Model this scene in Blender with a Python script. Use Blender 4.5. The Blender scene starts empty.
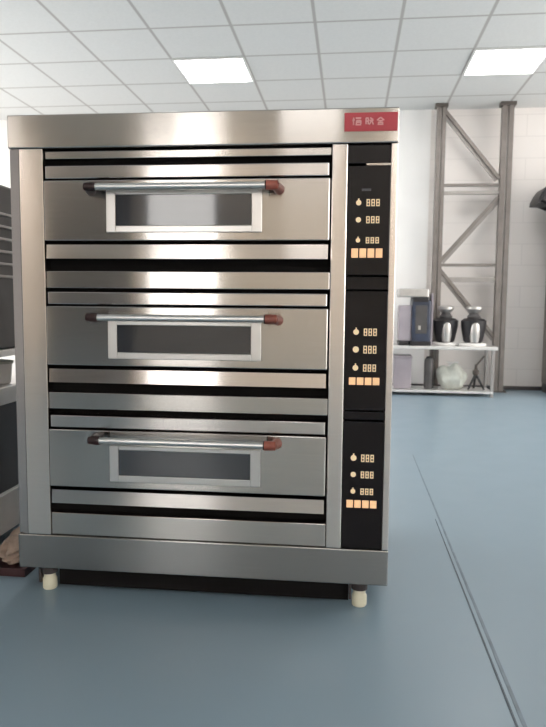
import bpy, bmesh, math, random
from mathutils import Vector, Matrix
random.seed(4)
C = bpy.context.scene
PI = math.pi

# ---------------------------------------------------------------- materials
def mat(name, col, rough=0.5, metal=0.0, **kw):
    m = bpy.data.materials.new(name); m.use_nodes = True
    b = m.node_tree.nodes['Principled BSDF']
    b.inputs['Base Color'].default_value = (*col, 1)
    b.inputs['Roughness'].default_value = rough
    b.inputs['Metallic'].default_value = metal
    for k, v in kw.items():
        b.inputs[k.replace('_', ' ')].default_value = v
    return m

def N(m, t, **kw):
    n = m.node_tree.nodes.new(t)
    for k, v in kw.items(): setattr(n, k, v)
    return n

def L(m, a, b): m.node_tree.links.new(a, b)

def noisy(m, scale=8, amt=0.08, stretch=(1, 1, 1), rough_amt=0.0, bump=0.0, detail=4):
    """Mottle the base colour a little and optionally the roughness."""
    b = m.node_tree.nodes['Principled BSDF']
    tc = N(m, 'ShaderNodeTexCoord'); mp = N(m, 'ShaderNodeMapping')
    mp.inputs['Scale'].default_value = stretch
    nz = N(m, 'ShaderNodeTexNoise'); nz.inputs['Scale'].default_value = scale; nz.inputs['Detail'].default_value = detail
    L(m, tc.outputs['Object'], mp.inputs['Vector']); L(m, mp.outputs['Vector'], nz.inputs['Vector'])
    c = b.inputs['Base Color'].default_value[:3]
    rp = N(m, 'ShaderNodeValToRGB')
    rp.color_ramp.elements[0].position = 0.3; rp.color_ramp.elements[1].position = 0.7
    rp.color_ramp.elements[0].color = (*[x * (1 - amt) for x in c], 1)
    rp.color_ramp.elements[1].color = (*[min(1, x * (1 + amt)) for x in c], 1)
    L(m, nz.outputs['Fac'], rp.inputs['Fac']); L(m, rp.outputs['Color'], b.inputs['Base Color'])
    if rough_amt:
        r = b.inputs['Roughness'].default_value
        mr = N(m, 'ShaderNodeMapRange'); mr.inputs['To Min'].default_value = max(0.02, r - rough_amt); mr.inputs['To Max'].default_value = r + rough_amt
        L(m, nz.outputs['Fac'], mr.inputs['Value']); L(m, mr.outputs['Result'], b.inputs['Roughness'])
    if bump:
        bp = N(m, 'ShaderNodeBump'); bp.inputs['Strength'].default_value = bump; bp.inputs['Distance'].default_value = 0.002
        L(m, nz.outputs['Fac'], bp.inputs['Height']); L(m, bp.outputs['Normal'], b.inputs['Normal'])
    return m

def brushed(name, col, rough=0.3, aniso=0.85):
    """Stainless sheet brushed horizontally: highlights smear up and down."""
    m = mat(name, col, rough, 1.0)
    b = m.node_tree.nodes['Principled BSDF']
    b.inputs['Anisotropic'].default_value = aniso
    b.inputs['Anisotropic Rotation'].default_value = 0.25
    t = N(m, 'ShaderNodeTangent', direction_type='RADIAL', axis='Z'); L(m, t.outputs['Tangent'], b.inputs['Tangent'])
    noisy(m, 22, 0.03, (0.25, 0.25, 10), rough_amt=0.015)
    return m

M = {}
M['steel'] = brushed('brushed_steel', (0.52, 0.495, 0.47), 0.15, 1.0)
M['steel_strip'] = brushed('brushed_steel_strip', (0.60, 0.57, 0.55), 0.15, 1.0)
M['column_steel'] = brushed('column_steel', (0.70, 0.66, 0.63), 0.15, 1.0)
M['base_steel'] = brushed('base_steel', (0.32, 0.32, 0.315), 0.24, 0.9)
M['edge_steel'] = brushed('edge_steel', (0.50, 0.46, 0.45), 0.2, 0.9)
M['frame_steel'] = mat('window_frame_steel', (0.60, 0.59, 0.58), 0.3, 1.0)
M['handle_steel'] = mat('handle_steel', (0.80, 0.79, 0.78), 0.32, 1.0)
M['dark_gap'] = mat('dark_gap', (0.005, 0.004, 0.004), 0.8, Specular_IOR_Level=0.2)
M['panel_black'] = mat('panel_black', (0.008, 0.006, 0.007), 0.28, Specular_IOR_Level=0.25)
M['panel_line'] = mat('panel_line', (0.07, 0.07, 0.08), 0.4)
M['oven_glass'] = mat('oven_glass', (0.035, 0.038, 0.045), 0.05, 0.0, IOR=1.75)
M['bracket_red'] = noisy(mat('bracket_red_brown', (0.30, 0.085, 0.06), 0.35), 20, 0.2)
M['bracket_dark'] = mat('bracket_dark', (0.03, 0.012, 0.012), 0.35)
M['sign_red'] = noisy(mat('sign_red', (0.52, 0.045, 0.065), 0.35), 10, 0.1)
M['sign_text'] = mat('sign_text', (0.85, 0.42, 0.42), 0.5)
M['foot_cream'] = noisy(mat('foot_cream', (0.72, 0.68, 0.52), 0.45), 20, 0.08)
M['foot_dark'] = mat('foot_dark', (0.05, 0.04, 0.04), 0.5)

def emit(name, col, s):
    m = mat(name, col, 0.4); b = m.node_tree.nodes['Principled BSDF']
    b.inputs['Emission Color'].default_value = (*col, 1); b.inputs['Emission Strength'].default_value = s
    return m
M['led_cream'] = emit('led_cream', (0.85, 0.66, 0.42), 0.32)
M['led_amber'] = emit('led_amber', (0.9, 0.55, 0.30), 0.42)
M['diffuser'] = emit('lamp_diffuser', (1.0, 0.985, 0.97), 11.0)
M['lamp_frame'] = mat('lamp_frame', (0.75, 0.75, 0.74), 0.4)

M['rack'] = noisy(mat('rack_paint', (0.20, 0.175, 0.16), 0.45, 0.25), 12, 0.12)
M['rack_light'] = noisy(mat('rack_brace', (0.32, 0.295, 0.275), 0.42, 0.3), 12, 0.1)
M['rack_dark'] = mat('rack_dark', (0.09, 0.075, 0.065), 0.5)
M['bench_steel'] = noisy(mat('bench_steel', (0.72, 0.71, 0.70), 0.35, 0.6), 10, 0.05)
M['bench_leg'] = mat('bench_leg', (0.36, 0.34, 0.33), 0.35, 0.6)
M['black'] = mat('black_plastic', (0.018, 0.016, 0.018), 0.45)
M['navy'] = noisy(mat('navy_body', (0.035, 0.045, 0.075), 0.3), 9, 0.45)
M['silver'] = noisy(mat('silver', (0.55, 0.53, 0.51), 0.35, 0.7), 10, 0.1)
M['white'] = noisy(mat('white_plastic', (0.82, 0.80, 0.78), 0.4), 10, 0.04)
M['mauve'] = noisy(mat('mauve_grey_box', (0.36, 0.32, 0.35), 0.6), 6, 0.08)
M['sage'] = noisy(mat('pale_grey_green', (0.50, 0.51, 0.46), 0.6), 12, 0.2)
M['dark_grey'] = noisy(mat('dark_grey_case', (0.085, 0.08, 0.08), 0.45, 0.2), 8, 0.15)
M['vent'] = mat('vent_light', (0.40, 0.38, 0.37), 0.4, 0.4)
M['charcoal'] = noisy(mat('charcoal_panel', (0.06, 0.062, 0.07), 0.5), 6, 0.15)
M['tan'] = noisy(mat('tan_cloth', (0.42, 0.32, 0.26), 0.85), 25, 0.25, bump=0.4)
M['maroon'] = noisy(mat('maroon_shade', (0.05, 0.018, 0.02), 0.5), 12, 0.2)

# room
def wall_mat(name, col):
    m = mat(name, col, 0.55); b = m.node_tree.nodes['Principled BSDF']
    tc = N(m, 'ShaderNodeTexCoord'); mp = N(m, 'ShaderNodeMapping')
    mp.inputs['Rotation'].default_value = (PI / 2, 0, 0)
    br = N(m, 'ShaderNodeTexBrick'); br.inputs['Scale'].default_value = 1.0
    br.inputs['Brick Width'].default_value = 1.9; br.inputs['Row Height'].default_value = 0.235
    br.inputs['Mortar Size'].default_value = 0.006; br.inputs['Mortar Smooth'].default_value = 0.6
    br.inputs['Color1'].default_value = (*col, 1); br.inputs['Color2'].default_value = (*[c * 0.975 for c in col], 1)
    br.inputs['Mortar'].default_value = (*[c * 0.88 for c in col], 1)
    L(m, tc.outputs['Object'], mp.inputs['Vector']); L(m, mp.outputs['Vector'], br.inputs['Vector'])
    L(m, br.outputs['Color'], b.inputs['Base Color'])
    return m
M['wall'] = wall_mat('painted_block_wall', (0.80, 0.755, 0.725))
M['wall_white'] = noisy(mat('white_wall_panel', (0.90, 0.885, 0.87), 0.5), 3, 0.02)
M['wall_beige'] = noisy(mat('beige_wall', (0.86, 0.72, 0.58), 0.6), 3, 0.04)
M['wall_side'] = noisy(mat('side_wall', (0.80, 0.77, 0.74), 0.6), 3, 0.04)
M['slab_brown'] = noisy(mat('slab_brown_grey', (0.13, 0.115, 0.105), 0.5), 4, 0.12)
M['baseboard'] = mat('baseboard_dark', (0.075, 0.065, 0.065), 0.5)

def ceiling_mat():
    m = mat('ceiling_tiles', (0.8, 0.8, 0.8), 0.75); b = m.node_tree.nodes['Principled BSDF']
    tc = N(m, 'ShaderNodeTexCoord'); sp = N(m, 'ShaderNodeSeparateXYZ'); L(m, tc.outputs['Object'], sp.inputs[0])
    lines = []
    for ax, off in (('X', -2.282), ('Y', 5.346)):
        a = N(m, 'ShaderNodeMath', operation='SUBTRACT'); L(m, sp.outputs[ax], a.inputs[0]); a.inputs[1].default_value = off - 30 * 0.657 - 0.657 / 2
        w = N(m, 'ShaderNodeMath', operation='MODULO'); L(m, a.outputs[0], w.inputs[0]); w.inputs[1].default_value = 0.657
        s = N(m, 'ShaderNodeMath', operation='SUBTRACT'); L(m, w.outputs[0], s.inputs[0]); s.inputs[1].default_value = 0.657 / 2
        d = N(m, 'ShaderNodeMath', operation='ABSOLUTE'); L(m, s.outputs[0], d.inputs[0])
        r = N(m, 'ShaderNodeMapRange'); L(m, d.outputs[0], r.inputs['Value'])
        r.inputs['From Min'].default_value = 0.009; r.inputs['From Max'].default_value = 0.016
        r.inputs['To Min'].default_value = 1; r.inputs['To Max'].default_value = 0
        lines.append(r)
    mx = N(m, 'ShaderNodeMath', operation='MAXIMUM'); L(m, lines[0].outputs[0], mx.inputs[0]); L(m, lines[1].outputs[0], mx.inputs[1])
    nz = N(m, 'ShaderNodeTexNoise'); nz.inputs['Scale'].default_value = 45; L(m, tc.outputs['Object'], nz.inputs['Vector'])
    rp = N(m, 'ShaderNodeValToRGB'); L(m, nz.outputs['Fac'], rp.inputs['Fac'])
    rp.color_ramp.elements[0].color = (0.575, 0.58, 0.57, 1); rp.color_ramp.elements[1].color = (0.65, 0.65, 0.64, 1)
    mix = N(m, 'ShaderNodeMix', data_type='RGBA')
    L(m, mx.outputs[0], mix.inputs['Factor']); L(m, rp.outputs['Color'], mix.inputs[6]); mix.inputs[7].default_value = (0.38, 0.365, 0.35, 1)
    L(m, mix.outputs[2], b.inputs['Base Color'])
    return m
M['ceiling'] = ceiling_mat()

def floor_mat():
    m = mat('blue_epoxy_floor', (0.2, 0.27, 0.34), 0.3); b = m.node_tree.nodes['Principled BSDF']
    tc = N(m, 'ShaderNodeTexCoord')
    n2 = N(m, 'ShaderNodeTexNoise'); n2.inputs['Scale'].default_value = 5; n2.inputs['Detail'].default_value = 6
    L(m, tc.outputs['Object'], n2.inputs['Vector'])
    b.inputs['Base Color'].default_value = (0.235, 0.318, 0.378, 1)
    mr = N(m, 'ShaderNodeMapRange'); L(m, n2.outputs['Fac'], mr.inputs['Value'])
    mr.inputs['To Min'].default_value = 0.285; mr.inputs['To Max'].default_value = 0.40
    L(m, mr.outputs[0], b.inputs['Roughness'])
    b.inputs['IOR'].default_value = 1.6
    return m
M['floor'] = floor_mat()
M['seam_dark'] = noisy(mat('seam_dark', (0.075, 0.10, 0.125), 0.5), 14, 0.3)
M['seam_mid'] = noisy(mat('seam_mid', (0.155, 0.205, 0.245), 0.4), 14, 0.2)

# ---------------------------------------------------------------- mesh helpers
def box(bm, x0, x1, y0, y1, z0, z1, bev=0.0):
    r = bmesh.ops.create_cube(bm, size=1.0)
    vs = r['verts']
    for v in vs:
        v.co = Vector((x0 + (v.co.x + .5) * (x1 - x0), y0 + (v.co.y + .5) * (y1 - y0), z0 + (v.co.z + .5) * (z1 - z0)))
    if bev > 0:
        es = list({e for v in vs for e in v.link_edges})
        bmesh.ops.bevel(bm, geom=es, offset=bev, segments=2, affect='EDGES', profile=0.5)
    return vs

def cyl(bm, a, b, r, seg=16, r2=None):
    a = Vector(a); b = Vector(b); d = b - a
    res = bmesh.ops.create_cone(bm, cap_ends=True, segments=seg, radius1=r, radius2=r if r2 is None else r2, depth=d.length)
    mt = Matrix.Translation((a + b) / 2) @ d.to_track_quat('Z', 'Y').to_matrix().to_4x4()
    bmesh.ops.transform(bm, matrix=mt, verts=res['verts'])

def lathe(bm, prof, cx=0, cy=0, seg=24, sx=1, sy=1):
    rings = []
    for r, z in prof:
        rings.append([bm.verts.new((cx + sx * r * math.cos(2 * PI * k / seg), cy + sy * r * math.sin(2 * PI * k / seg), z)) for k in range(seg)])
    for a, b in zip(rings, rings[1:]):
        for k in range(seg):
            bm.faces.new((a[k], a[(k + 1) % seg], b[(k + 1) % seg], b[k]))
    bm.faces.new(list(reversed(rings[0]))); bm.faces.new(rings[-1])

def bar(bm, p, q, w, t):
    """Flat bar of width w (in the xz plane) and thickness t (along y)."""
    p = Vector(p); q = Vector(q); d = q - p; ln = d.length; ang = math.atan2(d.z, d.x)
    vs = box(bm, -ln / 2, ln / 2, -t / 2, t / 2, -w / 2, w / 2)
    bmesh.ops.transform(bm, matrix=Matrix.Translation((p + q) / 2) @ Matrix.Rotation(-ang, 4, 'Y'), verts=vs)

def ring(bm, x0, x1, z0, z1, y0, y1, wl, wr, wb, wt, bev=0.002):
    box(bm, x0, x0 + wl, y0, y1, z0, z1, bev); box(bm, x1 - wr, x1, y0, y1, z0, z1, bev)
    box(bm, x0 + wl, x1 - wr, y0, y1, z0, z0 + wb, bev); box(bm, x0 + wl, x1 - wr, y0, y1, z1 - wt, z1, bev)

def obj(name, bm, m, parent=None, smooth=False):
    me = bpy.data.meshes.new(name); bmesh.ops.recalc_face_normals(bm, faces=bm.faces[:]); bm.to_mesh(me); bm.free()
    me.materials.append(m)
    o = bpy.data.objects.new(name, me); C.collection.objects.link(o)
    if smooth:
        for p in me.polygons: p.use_smooth = True
        try: me.set_sharp_from_angle(angle=math.radians(35))
        except Exception: pass
    if parent: o.parent = parent
    return o

def B(name, m, parent, *args, bev=0.0):
    bm = bmesh.new(); box(bm, *args, bev=bev); return obj(name, bm, m, parent)

def thing(name, label, cat, loc=(0, 0, 0), rz=0, group=None):
    o = bpy.data.objects.new(name, None); C.collection.objects.link(o)
    o.location = loc; o.rotation_euler = (0, 0, rz); o['label'] = label; o['category'] = cat
    if group: o['group'] = group
    return o

def struct(name, bm, m, label=None, parent=None):
    o = obj(name, bm, m, parent)
    if parent is None: o['kind'] = 'structure'
    if label: o['label'] = label
    return o

def copy_tree(o, parent=None):
    c = o.copy(); C.collection.objects.link(c)
    if parent: c.parent = parent
    for ch in list(o.children): copy_tree(ch, c)
    return c

# ---------------------------------------------------------------- room shell
XL, XR, YB, YF, H = -5.2, 4.0, -4.6, 7.806, 3.125
bm = bmesh.new(); box(bm, XL, XR, YB, YF, -0.1, 0); struct('floor', bm, M['floor'], 'glossy pale blue painted floor')
bm = bmesh.new(); box(bm, XL, XR, YB, YF, H, H + .1); struct('ceiling', bm, M['ceiling'], 'suspended ceiling of square white tiles')
bm = bmesh.new(); box(bm, XL, XR, YF, YF + .12, 0, H); struct('wall_far', bm, M['wall'], 'off-white painted far wall')
bm = bmesh.new(); box(bm, 0.05, 0.86, YF - .02, YF, .05, H); struct('trim_1', bm, M['wall_white'], 'brighter white wall strip left of the steel frame')
gl = mat('window_pane', (1, 1, 1), 0.0, 0, Transmission_Weight=1.0, IOR=1.0)
SY0, SY1, SZ0, SZ1 = 3.2, 7.2, 0.55, 2.85
def side_wall(name, x0, x1, wins):
    bm = bmesh.new(); y = YB
    for n, a, b in wins:
        box(bm, x0, x1, y, a, 0, H); box(bm, x0, x1, a, b, 0, SZ0); box(bm, x0, x1, a, b, SZ1, H); y = b
    box(bm, x0, x1, y, YF, 0, H)
    struct(name, bm, M['wall_side'])
    for n, a, b in wins:
        bm = bmesh.new()
        for c in (a + .03, (a + b) / 2, b - .03): box(bm, x0 + .03, x1 - .03, c - .03, c + .03, SZ0, SZ1)
        for z in (SZ0 + .03, SZ1 - .03): box(bm, x0 + .03, x1 - .03, a, b, z - .03, z + .03)
        struct(n, bm, M['lamp_frame'])
side_wall('wall_left', XL - .12, XL, [('fill_window_2', SY0, SY1)])  # unseen window added to bring daylight onto the ceiling and walls
side_wall('wall_right', XR, XR + .12, [('fill_window_4', -3.9, -1.2), ('fill_window_3', SY0, SY1)])  # unseen windows added: rear one lights back wall and foreground, other the far half
# wall behind the camera with a window opening and an added dark slab for the oven's reflection
WX0, WX1, WZ0, WZ1 = -2.62, -1.62, 0.75, 2.55
bm = bmesh.new()
box(bm, XL, WX0, YB - .12, YB, 0, H); box(bm, WX1, XR, YB - .12, YB, 0, H)
box(bm, WX0, WX1, YB - .12, YB, 0, WZ0); box(bm, WX0, WX1, YB - .12, YB, WZ1, H)
struct('wall_back', bm, M['wall_beige'])
bm = bmesh.new(); ring(bm, WX0, WX1, WZ0, WZ1, YB - .08, YB - .03, .05, .05, .05, .05)
w = struct('window_1', bm, M['lamp_frame'])
B('pane', gl, w, WX0 + .05, WX1 - .05, YB - .06, YB - .055, WZ0 + .05, WZ1 - .05)
bm = bmesh.new(); box(bm, -3.97, -2.78, YB, YB + .05, 0, 2.75, .004); d = struct('reflection_slab', bm, M['slab_brown'])  # unseen dark slab added to darken the left of the oven's reflection
B('slab_handle', M['handle_steel'], d, -3.0, -2.98, YB + .05, YB + .1, .9, 1.2)
bm = bmesh.new(); box(bm, XL, XR, YF - .035, YF - .02, 0, .045, .003); struct('baseboard_far', bm, M['baseboard'], 'dark skirting along the far wall')
# seam in the floor running towards the far wall
def seam(name, xa, xb, y1, m, lb, h):
    bm = bmesh.new()
    vs = [bm.verts.new(p) for p in ((xa, YB, h), (xb, YB, h), ((xa * .4 + xb * .6), y1, h), ((xa * .6 + xb * .4), y1, h), (xa, YB, -.001), (xb, YB, -.001), ((xa * .4 + xb * .6), y1, -.001), ((xa * .6 + xb * .4), y1, -.001))]
    for f in ((0, 1, 2, 3), (0, 4, 5, 1), (1, 5, 6, 2), (2, 6, 7, 3), (3, 7, 4, 0)): bm.faces.new([vs[k] for k in f])
    struct(name, bm, m, lb)
seam('trim_2', .395, .4105, 3.0, M['seam_dark'], 'dark line of the long floor seam', .0015)
seam('trim_3', .410, .432, 4.3, M['seam_mid'], 'paler line of the long floor seam', .001)

# ---------------------------------------------------------------- ceiling lights
T = 0.657; GX = -2.282; GY = 5.346
def make_light():
    t = thing('ceiling_light', '', 'ceiling light')
    s = .325
    bm = bmesh.new()
    for a in ((-s, s, -s, -s + .022), (-s, s, s - .022, s), (-s, -s + .022, -s + .022, s - .022), (s - .022, s, -s + .022, s - .022)):
        box(bm, a[0], a[1], a[2], a[3], -.014, 0, .001)
    obj('frame', bm, M['lamp_frame'], t)
    B('diffuser', M['diffuser'], t, -s + .0215, s - .0215, -s + .0215, s - .0215, -.011, -.002)
    return t
l0 = make_light()
spots = [(-1.297, 6.33, 'square lit ceiling panel above the oven'),
         (1.332, 6.33, 'square lit ceiling panel above the steel lattice frame'),
         ]
for y in (3.70, -4.05):
    for x in (-3.93, -1.297, 1.332): spots.append((x if y > -4 else x - .45, y, 'unseen ceiling panel added behind the camera to brighten the back wall'))
spots.append((-.35, -2.75, 'unseen ceiling panel added behind the camera to brighten the back wall'))  # extra panel added to light the beige back wall
spots.append((1.332, -2.9, 'unseen ceiling panel added behind the camera to brighten the back wall'))  # another added panel, also there to lift the back wall
spots.append((-3.93, 6.33, 'lit ceiling panel outside the frame on the left'))
for i, (x, y, lb) in enumerate(spots):
    o = l0 if i == 0 else copy_tree(l0)
    o.location = (x, y, H); o['label'] = lb; o['group'] = 'square ceiling light panels'

# ---------------------------------------------------------------- the three deck oven
oven = thing('deck_oven', 'tall stainless steel three-deck baking oven standing in the foreground', 'oven', (-1.0933, 2.0566, 0), .0085)
D = .84
bm = bmesh.new(); box(bm, .001, 1.229, .0, D, 1.452, 1.556, .004); obj('header', bm, M['steel'], oven)
bm = bmesh.new(); box(bm, .001, 1.229, .0, D, .077, .193, .004); obj('base', bm, M['base_steel'], oven)
for nm, a in (('side_panel', (.004, .016, .03, D - .01, .193, 1.452)), ('side_panel', (1.214, 1.226, .03, D - .01, .193, 1.452)), ('back_panel', (.016, 1.214, D - .02, D - .008, .193, 1.452))):
    B(nm, M['steel'], oven, *a)
B('oven_chamber', M['dark_gap'], oven, .017, 1.213, .05, D - .03, .194, 1.451)
# columns, left one with a narrow return edge
bm = bmesh.new(); vs = box(bm, .002, .036, .002, .046, .194, 1.451)
for v in vs:
    if v.co.y < .01 and v.co.x < .01: v.co.y += .010
obj('column_edge', bm, M['edge_steel'], oven)
bm = bmesh.new(); box(bm, .037, .117, .0, .046, .194, 1.451, .003); obj('column', bm, M['column_steel'], oven)
bm = bmesh.new(); box(bm, 1.031, 1.0785, .0, .046, .194, 1.451, .003); obj('column', bm, M['column_steel'], oven)
bm = bmesh.new(); box(bm, 1.2075, 1.2275, .0, .046, .194, 1.451, .002); obj('column_edge', bm, M['column_steel'], oven)
# top trim strip under the header
B('fascia', M['steel'], oven, .120, 1.029, .012, .045, 1.420, 1.444, bev=.002)
# nameplate
pl = B('nameplate', M['sign_red'], oven, 1.066, 1.224, -.004, .001, 1.486, 1.540, bev=.001); pl['label'] = 'red nameplate with three pink characters'
def glyph(cx, cz, s, strokes):
    bm = bmesh.new()
    for (a, b, c, d2) in strokes:
        bar(bm, (cx + a * s, -.0052, cz + b * s), (cx + c * s, -.0052, cz + d2 * s), s * .17, .0022)
    return obj('lettering', bm, M['sign_text'], pl)
glyph(1.104, 1.514, .024, [(-.45, .45, -.45, -.45), (-.6, .1, -.3, .2), (-.2, .4, .5, .4), (-.1, .1, .45, .1), (-.1, .1, -.1, -.3), (.45, .1, .45, -.3), (-.1, -.1, .45, -.1), (-.2, -.4, .5, -.4)])
glyph(1.140, 1.514, .022, [(-.5, .4, -.1, .4), (-.45, .4, -.45, -.4), (-.15, .4, -.15, -.4), (-.45, .0, -.15, .0), (.1, .45, .5, .2), (.0, .1, .55, .1), (.3, .1, .0, -.45), (.3, .1, .55, -.45)])
glyph(1.173, 1.514, .021, [(0, .5, -.5, .1), (0, .5, .5, .1), (-.3, .05, .3, .05), (-.35, -.2, .35, -.2), (0, .05, 0, -.2), (-.4, -.45, .4, -.45), (-.3, -.2, -.3, -.45), (.3, -.2, .3, -.45)])

def make_deck(zt, fascia, hz):
    """Door group with its upper and lower lips; zt is the z of the door's top edge."""
    x0, x1 = .122, 1.027
    zb = zt - .190 if zt < 1.3 else zt - .188
    ztop = zt + .006; lip = .044
    # upper lip
    bm = bmesh.new(); box(bm, x0 + .004, x1 - .004, -.004, .047, ztop, ztop + lip - .004, .003); obj('upper_lip', bm, M['steel_strip'], oven)
    dr = B('door', M['steel'], oven, x0, x1 - .001, -.010, .046, zb, zt, bev=.003)
    # lower lip, its face tipped slightly upwards
    bm = bmesh.new(); vs = box(bm, x0 + .006, x1 - .004, -.012, .047, zb - .056, zb - .012)
    for v in vs:
        if v.co.y < 0 and v.co.z > zb - .03: v.co.y += .004
    obj('lower_lip', bm, M['steel_strip'], oven)
    # window
    wz1, wz0 = hz['wt'], hz['wb']; gx0, gx1 = .358, .788
    bm = bmesh.new(); ring(bm, gx0 - .030, gx1 + .032, wz0 - .021, wz1 + .014, -.017, -.008, .030, .032, .021, .014, .002)
    obj('window_frame', bm, M['frame_steel'], dr)
    B('window_glass', M['oven_glass'], dr, gx0 - .001, gx1 + .001, -.0135, -.009, wz0 - .001, wz1 + .001)
    # handle
    z = hz['h']
    bm = bmesh.new(); cyl(bm, (.300, -.062, z), (.846, -.062, z), .0102, 20); obj('handle', bm, M['handle_steel'], dr, True)
    for s, xc, xa in ((-1, .297, .285), (1, .851, .866)):
        bm = bmesh.new()
        cyl(bm, (xc - s * .012, -.062, z), (xa + s * .008, -.062, z), .0155, 18, .014 if s > 0 else .012)
        cyl(bm, (xa - s * .002, -.064, z), (xa + s * .006, -.010, z - .004), .013, 14, .017)
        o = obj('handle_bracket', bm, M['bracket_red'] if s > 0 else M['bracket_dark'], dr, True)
        if s > 0: o['label'] = 'red-brown handle bracket'
        bm = bmesh.new(); cyl(bm, (xc - s * .016, -.062, z), (xc - s * .003, -.062, z), .0145, 18); obj('bracket_collar', bm, M['bracket_dark'], dr, True)
    # fascia under the deck
    B('fascia', M['steel'], oven, .119, 1.029, .004, .046, fascia[0], fascia[1], bev=.002)

make_deck(1.350, (1.013, 1.067), dict(wt=1.303, wb=1.208, h=1.3205))
make_deck(.955, (.620, .674), dict(wt=.897, wb=.810, h=.9215))
make_deck(.554, (.196, .270), dict(wt=.493, wb=.409, h=.5325))

B('underside_shade', M['dark_gap'], oven, .130, 1.106, .030, D - .07, .012, .076)  # dark box added for the deep shade beneath the oven
# control panels, one per deck
def make_panel(z0, z1, rows, strip, mark):
    p = B('control_panel', M['panel_black'], oven, 1.080, 1.2065, .003, .046, z0, z1, bev=.002)
    for k, (za, zb) in enumerate(rows):
        bm = bmesh.new(); zc = (za + zb) / 2; h = (za - zb)
        cyl(bm, (1.1135, .0045, zc), (1.1135, .001, zc), h * .40, 14)
        if k != 1: box(bm, 1.1115, 1.1155, .001, .004, zc, zc + h * .62)
        obj('knob_lamp', bm, M['led_cream'], p)
        bm = bmesh.new()
        for j in range(3):      # three lit digits of a seven segment read-out
            x = 1.137 + j * .0145; w = .0105; s = .0028
            for q in ((x, x + w, zc + h * .38, zc + h * .38 + s), (x, x + w, zc - h * .38 - s, zc - h * .38), (x, x + w, zc - s / 2, zc + s / 2)):
                box(bm, q[0], q[1], .001, .004, q[2], q[3])
            box(bm, x, x + s, .001, .004, zc - h * .38, zc + h * .38); box(bm, x + w - s, x + w, .001, .004, zc - h * .38, zc + h * .38)
        obj('display', bm, M['led_cream'], p)
    za, zb = strip
    for j in range(4):
        x = 1.094 + j * .0245
        B('button', M['led_amber'], p, x, x + .0205, .0, .004, zb + .003, za - .003, bev=.001)
    if mark: B('marking', M['panel_line'], p, 1.122, 1.150, .002, .004, z1 - .075, z1 - .068)
    return p
make_panel(1.058, 1.386, [(1.286, 1.266), (1.235, 1.215), (1.172, 1.155)], (1.142, 1.108), True)
make_panel(.640, 1.010, [(.895, .873), (.842, .818), (.784, .762)], (.746, .717), False)
make_panel(.196, .604, [(.500, .477), (.446, .425), (.391, .372)], (.356, .326), False)
for a, b in ((1.393, 1.448), (1.014, 1.053), (.610, .635)):
    B('blank_panel', M['panel_black'], oven, 1.080, 1.2065, .006, .046, a, b, bev=.002)
B('panel_trim', M['steel_strip'], oven, 1.135, 1.2065, .001, .02, 1.3865, 1.3925)
# adjustable feet
for x, y in ((.098, .026), (1.141, .026), (.095, .76), (1.137, .76)):
    bm = bmesh.new(); lathe(bm, [(.021, 0), (.024, .004), (.024, .034), (.020, .040), (.020, .058)], x, y, 20); f = obj('foot', bm, M['foot_cream'], oven, True)
    bm = bmesh.new(); cyl(bm, (x, y, .056), (x, y, .078), .026, 16); obj('mounting_plate', bm, M['foot_dark'], f)
    bm = bmesh.new(); box(bm, x - .034, x - .026, y - .012, y + .03, .022, .078); obj('brake_tab', bm, M['foot_dark'], f)

# ---------------------------------------------------------------- steel lattice frame at the far wall
rk = thing('lattice_frame', 'tall grey-brown steel lattice frame with diagonal braces against the far wall', 'steel frame', (0, 7.60, 0))
def post(pts_bot, pts_top, w, y, deep):
    (xb), (xt) = pts_bot, pts_top
    bm = bmesh.new()
    # U channel facing the camera: two flanges and a recessed web
    for s in (-1, 1):
        vs = box(bm, -1, 1, -1, 1, 0, 3.10)
        for v in vs:
            top = v.co.z > 1; xc = xt if top else xb
            v.co.x = xc + s * w * .30 + (w * .20 if v.co.x > 0 else -w * .20); v.co.y = y + (deep / 2 if v.co.y > 0 else -deep / 2); v.co.z = 3.10 if top else .012
    p = obj('post', bm, M['rack'], rk)
    vs = None
    bm = bmesh.new(); vs = box(bm, -1, 1, -1, 1, 0, 3.10)
    for v in vs:
        top = v.co.z > 1; xc = xt if top else xb
        v.co.x = xc + (w * .12 if v.co.x > 0 else -w * .12); v.co.y = y + (deep / 2 - .004 if v.co.y > 0 else -deep / 2 + .02); v.co.z = 3.098 if top else .013
    obj('web', bm, M['rack_light'], p)
    B('foot_plate', M['rack_dark'], p, xb - w * .75, xb + w * .75, y - .07, y + .07, 0, .014)
    B('top_plate', M['rack_dark'], p, xt - w * .68, xt + w * .68, y - .055, y + .055, 3.085, H - .001)
    return p
post(.945, .945, .098, 0, .08)
post(1.640, 1.640, .118, -.01, .09)
for z0, z1, m_ in ((2.276, 2.246, 'rack'), (2.196, 2.158, 'rack_light'), (1.412, 1.382, 'rack'), (1.262, 1.212, 'rack_light')):
    B('brace', M[m_], rk, .99, 1.59, -.028, .012, z1, z0, bev=.002)
for p, q in (((.975, 0, 3.06), (1.575, 0, 2.33)), ((1.575, 0, 2.13), (.985, 0, 1.45)), ((.975, 0, 1.35), (1.60, 0, .60))):
    bm = bmesh.new(); bar(bm, (p[0], -.02, p[2]), (q[0], -.02, q[2]), .036, .03); b = obj('brace', bm, M['rack'], rk)
    nx, nz = (.016, .016) if p[0] < q[0] and p[2] > q[2] else (.02, -.02)
    if p[0] < q[0]: nx, nz = -.018, -.018
    else: nx, nz = .018, -.020
    bm = bmesh.new(); bar(bm, (p[0] + nx, .008, p[2] + nz), (q[0] + nx, .008, q[2] + nz), .05, .024); obj('flange', bm, M['rack_light'], b)

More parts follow.
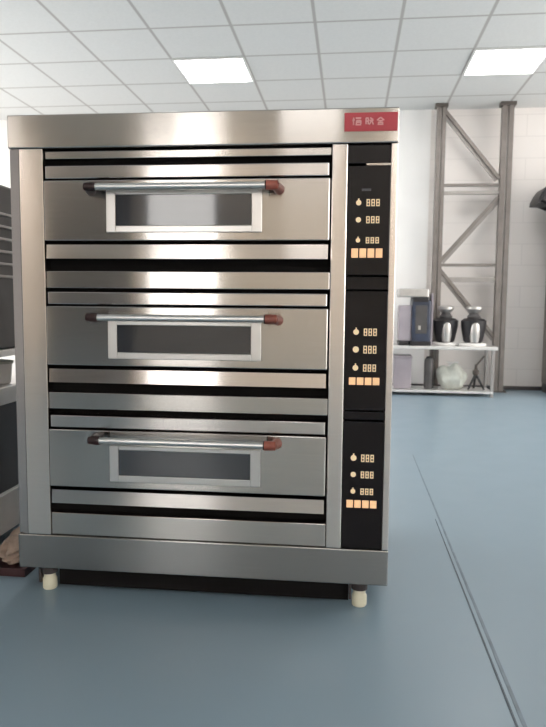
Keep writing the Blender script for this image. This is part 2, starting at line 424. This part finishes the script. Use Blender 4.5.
# ---------------------------------------------------------------- low steel bench and what stands on and under it
TY0, TY1, TZ = 7.08, 7.515, .528
tb = thing('low_steel_bench', 'low stainless steel bench with an undershelf in front of the lattice frame', 'bench', (0, 0, 0))
B('bench_top', M['bench_steel'], tb, .25, 1.53, TY0, TY1, TZ - .035, TZ, bev=.006)
B('undershelf', M['bench_steel'], tb, .27, 1.50, TY0 + .02, TY1 - .02, .035, .06, bev=.004)
for x in (.29, 1.49):
    for y in (TY0 + .04, TY1 - .04):
        bm = bmesh.new(); cyl(bm, (x, y, 0), (x, y, TZ - .036), .019, 14); l = obj('leg', bm, M['bench_leg'], tb, True)

def on(name, label, cat, x, y, z, group=None): return thing(name, label, cat, (x, y, z), 0, group)
# dark blue machine
k = on('countertop_machine', 'dark blue boxy machine with silver lid at the left end of the low bench', 'machine', .685, 7.285, TZ)
B('body', M['navy'], k, -.035, .160, -.17, .15, .03, .455, bev=.02)
B('plinth', M['black'], k, -.045, .165, -.185, .15, 0, .045, bev=.008)
B('side_housing', M['mauve'], k, -.165, -.036, -.14, .14, .045, .40, bev=.012)
B('side_foot', M['black'], k, -.165, -.06, -.15, .13, 0, .044, bev=.006)
B('hood', M['silver'], k, -.175, .130, -.17, .15, .480, .565, bev=.01)
B('slot', M['black'], k, -.03, .13, -.178, .12, .435, .479, bev=.004)
B('front_panel', M['dark_grey'], k, .0, .12, -.1745, -.165, .12, .40, bev=.004)
B('switch', M['silver'], k, .03, .055, -.18, -.174, .16, .20, bev=.002)
k.scale = (1, 1, 1.06)
B('corner_post', M['mauve'], k, .166, .185, -.12, .12, 0, .52, bev=.004)
# two small mixers
def make_mixer():
    t = thing('countertop_mixer', '', 'mixer')
    bm = bmesh.new(); lathe(bm, [(.118, 0), (.125, .006), (.125, .020), (.112, .030)], 0, 0, 28, 1.05, .9); obj('base', bm, M['white'], t, True)
    bm = bmesh.new(); lathe(bm, [(.078, .030), (.092, .045), (.108, .12), (.122, .19), (.124, .240), (.095, .262), (.05, .268)], 0, 0, 28); b = obj('body', bm, M['black'], t, True)
    bm = bmesh.new(); lathe(bm, [(.040, .036), (.052, .10), (.056, .20), (.046, .238)], 0, -.074, 18, 1, 1); obj('centre_strip', bm, M['silver'], b, True)
    bm = bmesh.new(); lathe(bm, [(.062, .266), (.066, .285), (.050, .300), (.042, .318)], 0, 0, 22); obj('neck', bm, M['dark_grey'], t, True)
    bm = bmesh.new(); lathe(bm, [(.045, .318), (.062, .330), (.078, .352), (.078, .372), (.060, .385)], 0, 0, 24); obj('cap', bm, M['silver'], t, True)
    return t
m0 = make_mixer(); m0.location = (1.305, 7.26, TZ); m0['label'] = 'black round mixer with silver cap at the right end of the low bench'
m1 = copy_tree(m0); m1.location = (1.022, 7.31, TZ); m0.scale = m1.scale = (1.06, 1.06, 1.1); m1['label'] = 'black round mixer with silver cap between the dark blue machine and the other mixer'
for m_ in (m0, m1): m_['group'] = 'small mixers on the low bench'
# pale cloth between them
bm = bmesh.new()
# things on the undershelf
k = on('storage_box', 'mauve grey box on the undershelf at the left end of the bench', 'box', .585, 7.30, .06)
B('box_body', M['mauve'], k, -.10, .08, -.12, .12, 0, .33, bev=.01); B('box_lid', M['mauve'], k, -.105, .085, -.125, .125, .325, .355, bev=.006)
k = on('waste_canister', 'narrow dark canister standing upright on the bench undershelf', 'canister', .855, 7.27, .06)
bm = bmesh.new(); lathe(bm, [(.040, 0), (.050, .01), (.050, .30), (.040, .325)], 0, 0, 20); obj('canister_body', bm, M['dark_grey'], k, True)
bm = bmesh.new(); lathe(bm, [(.030, .324), (.030, .345)], 0, 0, 16); obj('canister_lid', bm, M['black'], k, True)
k = on('flour_sack', 'pale grey crumpled sack lying on the bench undershelf', 'sack', 1.10, 7.30, .06)
bm = bmesh.new(); bmesh.ops.create_uvsphere(bm, u_segments=28, v_segments=18, radius=1)
for v in bm.verts:
    c = v.co.copy(); f = 1 + .09 * math.sin(7 * c.x + 3 * c.z) + .07 * math.sin(9 * c.y + 5 * c.x)
    z = max(-.86, c.z); v.co = Vector((c.x * .155 * f, c.y * .15 * f, (z + .86) * .145 * (1 + .1 * math.sin(6 * c.x))))
obj('sack_body', bm, M['sage'], k, True)
bm = bmesh.new(); lathe(bm, [(.045, .235), (.028, .258), (.055, .29)], .01, 0, 14, 1.3, .7); obj('sack_neck', bm, M['white'], k, True)
k = on('black_tripod_stand', 'small dark splayed stand at the right end under the bench', 'stand', 1.345, 7.25, .06)
for a in (90, 210, 330):
    bm = bmesh.new(); cyl(bm, (.095 * math.cos(math.radians(a)), .095 * math.sin(math.radians(a)), .006), (0, 0, .17), .010, 10, .014); obj('leg', bm, M['black'], k, True)
bm = bmesh.new(); lathe(bm, [(.018, .15), (.034, .17), (.034, .205), (.016, .22), (.012, .27)], 0, 0, 16); obj('hub', bm, M['rack_dark'], k, True)
bm = bmesh.new(); cyl(bm, (0, 0, .255), (.085, .02, .36), .010, 10); obj('arm', bm, M['rack_dark'], k, True)

# ---------------------------------------------------------------- tall machine at the right edge
k = thing('floor_standing_mixer', 'tall grey machine with a black domed head at the right edge of the photo', 'machine', (2.30, 7.42, 0))
bm = bmesh.new(); box(bm, -.165, .30, -.22, .26, .10, 1.96, .02); obj('column', bm, M['rack'], k)
B('base', M['dark_grey'], k, -.15, .34, -.30, .28, 0, .10, bev=.01)
bm = bmesh.new()
prof = [(-.395, 2.015), (-.39, 2.06), (-.36, 2.125), (-.32, 2.18), (-.22, 2.225), (-.10, 2.25), (.15, 2.26), (.30, 2.25), (.33, 2.20), (.33, 1.965), (-.17, 1.965), (-.20, 2.01)]
fr = [bm.verts.new((x, -.20, z)) for x, z in prof]; bk = [bm.verts.new((x, .20, z)) for x, z in prof]
bm.faces.new(fr); bm.faces.new(list(reversed(bk)))
for i in range(len(prof)):
    j = (i + 1) % len(prof); bm.faces.new((fr[i], bk[i], bk[j], fr[j]))
bmesh.ops.bevel(bm, geom=[e for e in bm.edges if abs(e.verts[0].co.y - e.verts[1].co.y) < 1e-5], offset=.03, segments=3, affect='EDGES')
obj('head', bm, M['black'], k, True)
for z in (1.85, 1.25): B('hinge', M['black'], k, -.185, -.15, -.215, -.15, z - .02, z + .03, bev=.003)

# ---------------------------------------------------------------- left of the oven
wb = thing('side_workbench', 'low workbench with a pale top and dark side left of the oven', 'workbench', (-1.29, 2.05, 0))
B('worktop', M['bench_steel'], wb, -.80, 0, 0, 1.7, .578, .645, bev=.004)
B('side_panel', M['charcoal'], wb, -.06, -.02, .03, 1.66, .237, .578)
B('back_panel', M['charcoal'], wb, -.80, -.06, 1.60, 1.66, .237, .578)
B('lower_shelf', M['white'], wb, -.80, -.002, .0, 1.7, .085, .236, bev=.004)
for x in (-.77, -.03):
    for y in (.04, 1.66): B('leg', M['bench_leg'], wb, x - .02, x + .02, y - .02, y + .02, 0, .086)
cab = thing('proofing_cabinet', 'dark grey cabinet with pale side vents standing on the workbench left of the oven', 'cabinet', (-1.29, 2.15, .645))
B('case', M['dark_grey'], cab, -.50, -.008, 0, .62, .142, .757, bev=.01)
for i in range(6):
    B('vent_louvre', M['vent'], cab, -.02, .004, .06, .30, .410 + i * .046, .421 + i * .046, bev=.003)
B('bottom_rail', M['bench_steel'], cab, -.50, 0, 0, .62, .115, .141, bev=.003)
for x in (-.46, -.03):
    for y in (.17, .58): B('leg', M['black'], cab, x - .022, x + .022, y - .022, y + .022, 0, .115, bev=.004)
k = thing('white_tub', 'small pale tub beneath the dark grey cabinet on the workbench', 'tub', (-1.36, 2.46, .645))
bm = bmesh.new(); lathe(bm, [(.030, 0), (.038, .005), (.044, .075), (.046, .080)], 0, 0, 20); obj('tub_body', bm, M['white'], k, True)
bm = bmesh.new(); lathe(bm, [(.049, .080), (.049, .090), (.02, .095)], 0, 0, 20); obj('tub_lid', bm, M['sage'], k, True)
# crumpled tan cloth over a maroon tray shape added as its dark shade
k = thing('cloth_shade', 'dark maroon shape added as shade under the tan cloth left of the oven base', 'shade stand-in', (-1.195, 2.25, 0))
bm = bmesh.new(); box(bm, -.085, .075, -.10, .18, 0, .012); 
for a in ((-.085, .075, -.10, -.09), (-.085, .075, .17, .18), (-.085, -.077, -.09, .17), (.067, .075, -.09, .17)): box(bm, a[0], a[1], a[2], a[3], .012, .028)
obj('shade_body', bm, M['maroon'], k)
k = thing('tan_cloth', 'crumpled tan cloth bundle over its added maroon shade left of the oven base', 'cloth', (-1.20, 2.285, .0125))
bm = bmesh.new(); bmesh.ops.create_icosphere(bm, subdivisions=5, radius=1)
for v in bm.verts:
    c = v.co.copy(); f = 1 + .10 * math.sin(9 * c.x + 4 * c.z) + .08 * math.sin(11 * c.y - 6 * c.x) + .05 * math.sin(17 * c.z + 5 * c.y)
    v.co = Vector((c.x * .055 * f, c.y * .10 * f, (max(-.8, c.z) + .8) * .058 * (1 + .15 * math.sin(8 * c.y))))
obj('cloth_bundle', bm, M['tan'], k, True)

# ---------------------------------------------------------------- world, camera, view
w = bpy.data.worlds.new('daylight'); C.world = w; w.use_nodes = True
w.node_tree.nodes['Background'].inputs[0].default_value = (1, .965, .925, 1); w.node_tree.nodes['Background'].inputs[1].default_value = 6.0
cd = bpy.data.cameras.new('camera'); cam = bpy.data.objects.new('camera', cd); C.collection.objects.link(cam)
cd.sensor_fit = 'VERTICAL'; cd.sensor_height = 36; cd.lens = 36 * 664.8 / 727; cd.clip_start = .05
cd.dof.use_dof = True; cd.dof.focus_distance = 2.1; cd.dof.aperture_fstop = 5.6
cam.matrix_world = Matrix.Translation((0, 0, .9741)) @ Matrix.Rotation(.1142, 4, 'Z') @ Matrix.Rotation(PI / 2 - .0923, 4, 'X') @ Matrix.Rotation(.0088, 4, 'Z')
C.camera = cam
C.view_settings.view_transform = 'Standard'; C.view_settings.look = 'None'; C.view_settings.gamma = 1
C.view_settings.use_curve_mapping = False
C.view_settings.exposure = 0.12
C.cycles.max_bounces = 10; C.cycles.diffuse_bounces = 6
